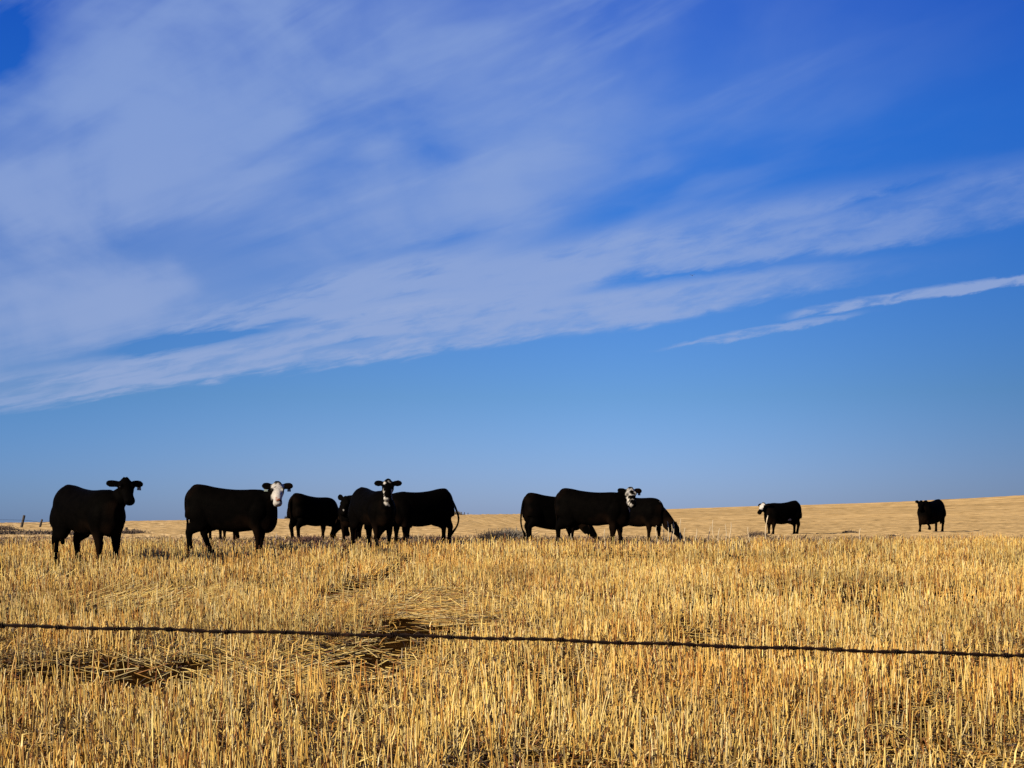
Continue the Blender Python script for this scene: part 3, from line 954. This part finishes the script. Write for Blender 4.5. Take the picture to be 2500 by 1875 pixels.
# ------------------------------------------------------------------ barbed wire in front
m_wire, gw, pw = material('rusty_wire')
nw = gw.noise(gw.n('ShaderNodeTexCoord').outputs['Object'], 60.0, 4, .6)
gw.lk(gw.ramp(nw, [(.35, (.004, .002, .0015)), (.6, (.012, .005, .003)), (.75, (.035, .014, .008))]), pw.inputs['Base Color'])
pw.inputs['Roughness'].default_value = .7
pw.inputs['Metallic'].default_value = 0
pw.inputs['Specular IOR Level'].default_value = .08
WY = 3.1
WP = [(-5.0, -.05), (-2.4, -.170), (-1.07, -.2085), (-.80, -.2145), (-.30, -.2275), (0, -.235), (.19, -.2425), (.77, -.262), (1.07, -.2715), (2.4, -.275), (5.0, -.20)]
wx_ = np.array([t[0] for t in WP]); wz_ = np.array([t[1] for t in WP])


def wire_z(x):
    # smooth interpolation
    k = np.linspace(-.15, .15, 7)
    return float(np.mean(np.interp(x + k, wx_, wz_)))


fence = bpy.data.objects.new('barbed_wire_fence', None)
COL.objects.link(fence)
fence.location = (0, WY, float(ground(0, WY)))
tag(fence, 'dark twisted barbed wire strung across the front of the field', 'fence')
fo = Vector(fence.location)
XS = np.arange(-5, 5.001, .0075)
for s_ in (0, math.pi):
    acc = ([], [])
    pts = []
    for x in XS:
        tw = x * 2 * math.pi / .062 + s_ + 1.5 * math.sin(x * 3.1)
        rr = .0023
        pts.append(Vector((x, rr * math.cos(tw), wire_z(x) + .0012 * math.sin(x * 23) + rr * math.sin(tw))) + Vector((0, WY, 0)) - fo)
    rings = []
    for p_ in pts:
        rings.append(ring(p_, Vector((0, 1, 0)), Vector((0, 0, 1)), .0025, .0025, 6))
    loft(acc, rings)
    mesh_from('wire_strand', acc[0], acc[1], m_wire, parent=fence)


def barb_mesh(seed):
    random.seed(seed)
    acc = ([], [])
    # coil of three turns round the strands, two cut points
    pts, nT = [], 26
    for k in range(nT):
        t = k / (nT - 1)
        a = t * 2.3 * 2 * math.pi
        pts.append(Vector(((t - .5) * .011, .0058 * math.cos(a), .0052 * math.sin(a))))
    e0 = pts[0] + Vector((-.004, random.uniform(-.010, .010), random.choice((-1, 1)) * random.uniform(.009, .015)))
    e1 = pts[-1] + Vector((.004, random.uniform(-.010, .010), random.choice((-1, 1)) * random.uniform(.009, .015)))
    pts = [e0] + pts + [e1]
    rings = []
    for k, p_ in enumerate(pts):
        a = pts[max(0, k - 1)]; b = pts[min(len(pts) - 1, k + 1)]
        d = (b - a).normalized()
        s1 = d.cross(Vector((1, .2, .1))).normalized(); s2 = d.cross(s1)
        r0 = .0006 if k in (0, len(pts) - 1) else .0012
        rings.append(ring(p_, s1, s2, r0, r0, 5))
    loft(acc, rings)
    me = bpy.data.meshes.new('barb')
    me.from_pydata([tuple(v) for v in acc[0]], [], acc[1]); me.materials.append(m_wire)
    return me


BM = [barb_mesh(k) for k in range(5)]
x = -4.93
k = 0
while x < 4.95:
    e = bpy.data.objects.new('barb', BM[k % 5])
    COL.objects.link(e); e.parent = fence
    e.location = Vector((x, WY, wire_z(x) + .0012 * math.sin(x * 23))) - fo
    e.rotation_euler = (k * 1.3, 0, 0)
    x += .117 * (1 + .06 * math.sin(k * 2.1)); k += 1


def post_mesh(h, r, seed=0, n=9):
    random.seed(seed)
    acc = ([], [])
    rings = []
    for t in (-.35, 0, .3, .6, .9, .985, 1.0):
        rr = r * (1 + random.uniform(-.06, .06)) * (1.08 - .12 * t) * (.82 if t == 1 else 1)
        rings.append([Vector((math.cos(6.283 * j / n) * rr * random.uniform(.94, 1.06), math.sin(6.283 * j / n) * rr * random.uniform(.94, 1.06), t * h + (random.uniform(-.01, .01) if t == 1 else 0))) for j in range(n)])
    loft(acc, rings)
    return acc


m_post, gp_, pp_ = material('weathered_wood')
npw = gp_.noise(gp_.xyz(*[gp_.m('MULTIPLY', s, k) for s, k in zip(gp_.n('ShaderNodeSeparateXYZ').outputs, (1, 1, 1))]), 3.0)
tcp = gp_.n('ShaderNodeTexCoord')
mp = gp_.n('ShaderNodeMapping'); mp.inputs['Scale'].default_value = (18, 18, 1.5); gp_.lk(tcp.outputs['Object'], mp.inputs[0])
npw = gp_.noise(mp.outputs[0], 2.0, 5, .6)
gp_.lk(gp_.ramp(npw, [(.3, (.012, .009, .008)), (.7, (.055, .04, .03))]), pp_.inputs['Base Color'])
pp_.inputs['Roughness'].default_value = .9
for px_ in (-5.0, 5.0):
    acc = post_mesh(1.5, .055, int(px_))
    o = mesh_from('post', acc[0], acc[1], m_post, parent=fence)
    o.location = Vector((px_, WY + .06, float(ground(px_, WY)))) - fo

# ------------------------------------------------------------------ distant fence at the left
def at(px, py, Y_):
    return Vector(((px - 1250) / F * Y_, Y_, (EYE - py) / F * Y_))


df = bpy.data.objects.new('wire_fence', None)
COL.objects.link(df)
PO = [(-110, 1253, 1297, 78, 5), (57, 1257, 1296, 84, 5), (101, 1267, 1297, 85, 4), (126, 1261, 1297, 86, 0), (170, 1264, 1290, 90, 2)]
d0 = at(57, 1296, 84)
df.location = (d0.x, d0.y, float(ground(d0.x, d0.y)))
do = Vector(df.location)
tag(df, 'leaning dark posts of a wire fence at the far left behind the weedy bank', 'fence')
tops = []
for k, (px_, t_, b_, Y_, ln) in enumerate(PO):
    b = at(px_ - ln, b_, Y_); t = at(px_ + ln * .6, t_, Y_)
    zg = float(ground(b.x, b.y)); h = t.z - zg
    acc = post_mesh(h, .062 * Y_ / 90 + .015 * (k == 1), k)
    o = mesh_from('post', acc[0], acc[1], m_post, parent=df)
    o.location = Vector((b.x, b.y, zg)) - do
    o.rotation_euler = (0, math.atan2(t.x - b.x, h), 0)
    tops.append((Vector((b.x, b.y, zg)), Vector((t.x, t.y, t.z))))
for fr in (.62, .40):
    acc = ([], [])
    pts = [a.lerp(b, fr + .0) - do for a, b in tops]
    pts = spline(pts, 4)
    tube(acc, pts, [(.007, .007)] * len(pts), 5, False)
    mesh_from('wire', acc[0], acc[1], m_wire, parent=df)

# single posts
for px_, t_, Y_, w_, lab in [(288, 1297, 66, .05, 'short dark post stump nearest the chest of the far left cow'),
                             (309, 1288, 66, .065, 'taller dark post stump standing in the shrub right of the far left cow'),
                             (327, 1292, 66, .075, 'thick dark post stump right of the taller stump in the shrub')]:
    b = at(px_, 1300, Y_); zg = float(ground(b.x, b.y)); t = at(px_, t_, Y_)
    acc = post_mesh(t.z - zg, w_, px_)
    o = mesh_from('fence_post', acc[0], acc[1], m_post)
    o.location = (b.x, b.y, zg)
    tag(o, lab, 'post', 'post stumps in the shrub right of the far left cow')
for px_, t_, lab in [(1127, 1250, 'tiny post on the horizon touching the right side of the distant bush'),
                     (1134, 1250.5, 'tiny tallest post on the horizon just right of the distant bush'),
                     (1142.5, 1252, 'tiny rightmost post on the horizon beside the distant bush')]:
    b = at(px_, 1258, 204); zg = float(ground(b.x, b.y)); t = at(px_, t_, 204)
    acc = post_mesh(t.z - zg, .055, px_)
    o = mesh_from('fence_post', acc[0], acc[1], m_post)
    o.location = (b.x, b.y, zg)
    tag(o, lab, 'post', 'tiny posts on the middle horizon')

# ------------------------------------------------------------------ tumbleweeds and shrubs
m_twig, gt, ptw = material('dry_twigs')
att2 = gt.n('ShaderNodeVertexColor', layer_name='col')
gt.lk(att2.outputs[0], ptw.inputs['Base Color'])
ptw.inputs['Roughness'].default_value = .9


def weed(name, px, Y_, w, h, n, colr, label, cat, tw=.012, group=None, foot=True, stemmy=False):
    """a tangle of curved dry twigs; each a bent prism chain"""
    X0 = (px - 1250) / F * Y_
    parts = []
    z0 = float(ground(X0, Y_))
    a = rng.uniform(0, 6.28, n); rr = np.sqrt(rng.random(n)) * .35
    bx = np.cos(a) * rr * w * .5; by = np.sin(a) * rr * w * .4
    lean = rng.uniform(.05, 1.35, n)
    L = (h * .95 / np.maximum(np.cos(lean * .8), .35)) * rng.uniform(.45, 1.1, n)
    L = np.minimum(L, w * .62 / np.maximum(np.sin(lean), .2))
    c = .74 * np.array(colr) * rng.uniform(.5, 1.5, (n, 1))
    parts.append(stems(bx, by, np.zeros(n), L, np.full(n, tw), lean, a + rng.normal(0, .5, n), rng.normal(0, .7, n), c, 3, 3))
    # fine tangle
    m = n * 3
    th = rng.uniform(0, 6.28, m); ph = np.arccos(rng.uniform(0, 1, m)); r3 = rng.uniform(.35, 1.0, m) * (1 + .25 * (np.sin(th * 3) * np.cos(ph * 4)))
    qx = np.cos(th) * np.sin(ph) * r3 * w * .5; qy = np.sin(th) * np.sin(ph) * r3 * w * .4; qz = np.cos(ph) * r3 * h
    c = .74 * np.array(colr) * rng.uniform(.5, 1.7, (m, 1))
    parts.append(stems(qx, qy, qz * .9, rng.uniform(.05, .22, m) * h / .4, np.full(m, tw * .7), rng.uniform(0, 2.6, m), rng.uniform(0, 6.28, m), rng.normal(0, .8, m), c, 3, 2))
    V, Fq, C = join(parts)
    o = mesh_np(name, V, Fq, m_twig, C)
    o.location = (X0, Y_, z0)
    tag(o, label, cat, group)
    return o


TG = 'tumbleweeds lodged along the stubble edge'
weed('tumbleweed', 1207, 36.5, 1.0, .30, 420, (.045, .032, .028), 'dark tangled tumbleweed lying in the gap between the two cow groups', 'tumbleweed', .016, TG)
weed('tumbleweed', 1250, 39.0, 1.1, .34, 420, (.20, .175, .145), 'grey fine-twigged bush just right of the dark tumbleweed', 'bush', .012, TG)
weed('tumbleweed', 758, 33.5, .75, .26, 320, (.10, .045, .035), 'reddish dark tumbleweed in front of the cow showing its rump', 'tumbleweed', .014, TG)
weed('tumbleweed', 944, 27.5, .26, .16, 200, (.03, .024, .024), 'small black tumbleweed below the staring cow', 'tumbleweed', .010, TG)
weed('tumbleweed', 717, 34.0, .5, .20, 200, (.17, .085, .055), 'small rusty weed clump left of the reddish tumbleweed', 'tumbleweed', .012, TG)
weed('tumbleweed', 1852, 47.0, .9, .26, 260, (.13, .085, .055), 'brown weed clump at the feet of the white-foreheaded calf', 'tumbleweed', .018, TG)
weed('tumbleweed', 2075, 57.0, .70, .17, 200, (.12, .085, .055), 'dark low tumbleweed alone on the right slope', 'tumbleweed', .020, TG)
weed('tumbleweed', 2180, 50.0, .5, .16, 120, (.14, .10, .07), 'faint small weed clump left below the walking cow', 'tumbleweed', .018, TG)
weed('tumbleweed', 1080, 36.0, .9, .18, 220, (.12, .06, .045), 'flat reddish weed clump under the swung tail', 'tumbleweed', .014, TG)
weed('tumbleweed', 370, 26.5, .55, .20, 260, (.07, .045, .035), 'dark weed clump in the stubble between the first two cows', 'tumbleweed', .010, TG)
weed('shrub', 318, 56.0, 1.9, .22, 420, (.10, .065, .045), 'brown twiggy shrub around the post stumps right of the far left cow', 'shrub', .020)
weed('shrub', 2, 70.0, 1.9, .27, 520, (.14, .095, .06), 'rounded brown shrub at the left picture edge', 'shrub', .030)
weed('bush', 1111, 203, 2.2, .60, 260, (.15, .12, .075), 'distant rounded bush on the horizon right of the curved tail', 'bush', .06)
weed('bush', 1086, 203, 1.2, .50, 120, (.15, .12, .09), 'distant thin bush on the horizon inside the curve of the tail', 'bush', .05)
weed('bush', 704, 203, .8, .55, 120, (.05, .04, .035), 'tiny dark bush on the horizon left of the cow showing its rump', 'bush', .05)

# weedy bank at the left
n = 16000
bx = rng.uniform(-23.5, -15.2, n); by = 57 + rng.normal(0, 2.2, n)
hh = .10 * np.clip(1.2 - (bx + 23.5) / 9.5, .15, 1)
col = np.array([[.055, .038, .028], [.12, .08, .045], [.03, .022, .018], [.24, .16, .085]])[rng.choice(4, n, p=[.35, .3, .2, .15])] * rng.uniform(.7, 1.3, (n, 1))
V, Fq, C = blades(bx, by, ground(bx, by) + rng.uniform(0, 1, n) * hh * .8, rng.uniform(.08, .2, n), np.full(n, .035), rng.uniform(0, 1.2, n), rng.uniform(0, 6.28, n), col)
o = mesh_np('bank_weeds', V, Fq, m_twig, C)
tag(o, 'dark dry weeds covering the low bank at the left', kind='stuff')

# tall uncut stalks
def stalk(px, Y_, topy, lean_, label, group=None, ear=False):
    X0 = (px - 1250) / F * Y_
    z0 = float(ground(X0, Y_)); h = (EYE - topy) / F * Y_ - z0
    acc = ([], [])
    pts = [Vector((lean_ * h * t + .02 * math.sin(t * 5 + px), .01 * math.sin(t * 4), h * t)) for t in (0, .2, .4, .6, .8, .9, 1.0)]
    r0 = .0085
    rad = [(r0, r0)] * 5 + [(r0 * (1.9 if ear else .8),) * 2, (r0 * .5,) * 2]
    tube(acc, pts, rad, 6, False)
    me = bpy.data.meshes.new('straw_stalk')
    me.from_pydata([tuple(v) for v in acc[0]], [], acc[1])
    a_ = me.color_attributes.new('col', 'FLOAT_COLOR', 'POINT')
    for d in a_.data:
        d.color = (.47, .38, .25, 1)
    me.materials.append(m_straw)
    o = bpy.data.objects.new('straw_stalk', me); COL.objects.link(o)
    o.location = (X0, Y_, z0)
    tag(o, label, 'straw stalk', group)


stalk(1868, 31, 1258, .06, 'tallest pale straw stalk, standing in front of the chest of the white-foreheaded calf', 'uncut stalks above the stubble', True)
for px_, ty, Y_ in [(1620, 1279, 35), (1632, 1272, 34), (1638, 1280, 35), (1644, 1274, 34), (1603, 1283, 33), (1660, 1266, 35), (1673, 1288, 34), (1731, 1284, 35), (1742, 1268, 38), (1771, 1278, 36), (1782, 1274, 36), (1829, 1286, 34), (2100, 1290, 35),
                    (1478, 1291, 32), (1395, 1302, 31), (1700, 1290, 34), (1755, 1290, 33)]:
    lab = {1478: 'thin pale stalk standing before the belly of the patchy-faced big cow', 1395: 'short pale stalk before the hind legs of the patchy-faced big cow',
           2100: 'lone pale stalk in the stubble between the two far right cows', 1742: 'tallest pale stalk midway between the grazing cow and the white-foreheaded calf',
           1660: 'tall pale stalk just right of the muzzle of the cow grazing on the right', 1829: 'pale stalk just left of the calf with the white forehead',
           1603: 'short pale stalk before the front legs of the cow grazing on the right'}.get(px_)
    if lab is None:
        lab = ('thin pale stalk rising in front of the lowered head of the grazing cow' if px_ < 1660
               else 'thin pale stalk in the open gap between the grazing cow and the calf')
    stalk(px_, Y_, ty, random.uniform(-.04, .04), lab, 'uncut stalks above the stubble')

# ------------------------------------------------------------------ bird
m_bird, _, pb = material('bird_feathers')
pb.inputs['Base Color'].default_value = (.03, .03, .035, 1)
br = bpy.data.objects.new('bird', None); COL.objects.link(br)
br.location = at(1690, 673, 200)
tag(br, 'tiny dark bird flying high right of the middle', 'bird')
acc = ([], [])
tube(acc, [Vector((.0, -.19, .02)), Vector((0, -.15, .02)), Vector((0, -.05, .0)), Vector((0, .08, 0)), Vector((0, .2, .01))], [(.008, .008), (.03, .03), (.05, .05), (.035, .035), (.03, .008)], 8)
mesh_from('body', acc[0], acc[1], m_bird, parent=br)
for s_ in (1, -1):
    acc = ([], [])
    rings = []
    for t, ch in [(0, .07), (.12, .075), (.24, .055), (.34, .012)]:
        z_ = .9 * t if t < .2 else .18 + .35 * (t - .2)
        rings.append(ring((s_ * t, .03 * t, z_ * .8), Vector((0, 1, 0)), Vector((0, 0, 1)), ch, .010, 8))
    loft(acc, rings)
    mesh_from('wing', acc[0], acc[1], m_bird, parent=br)
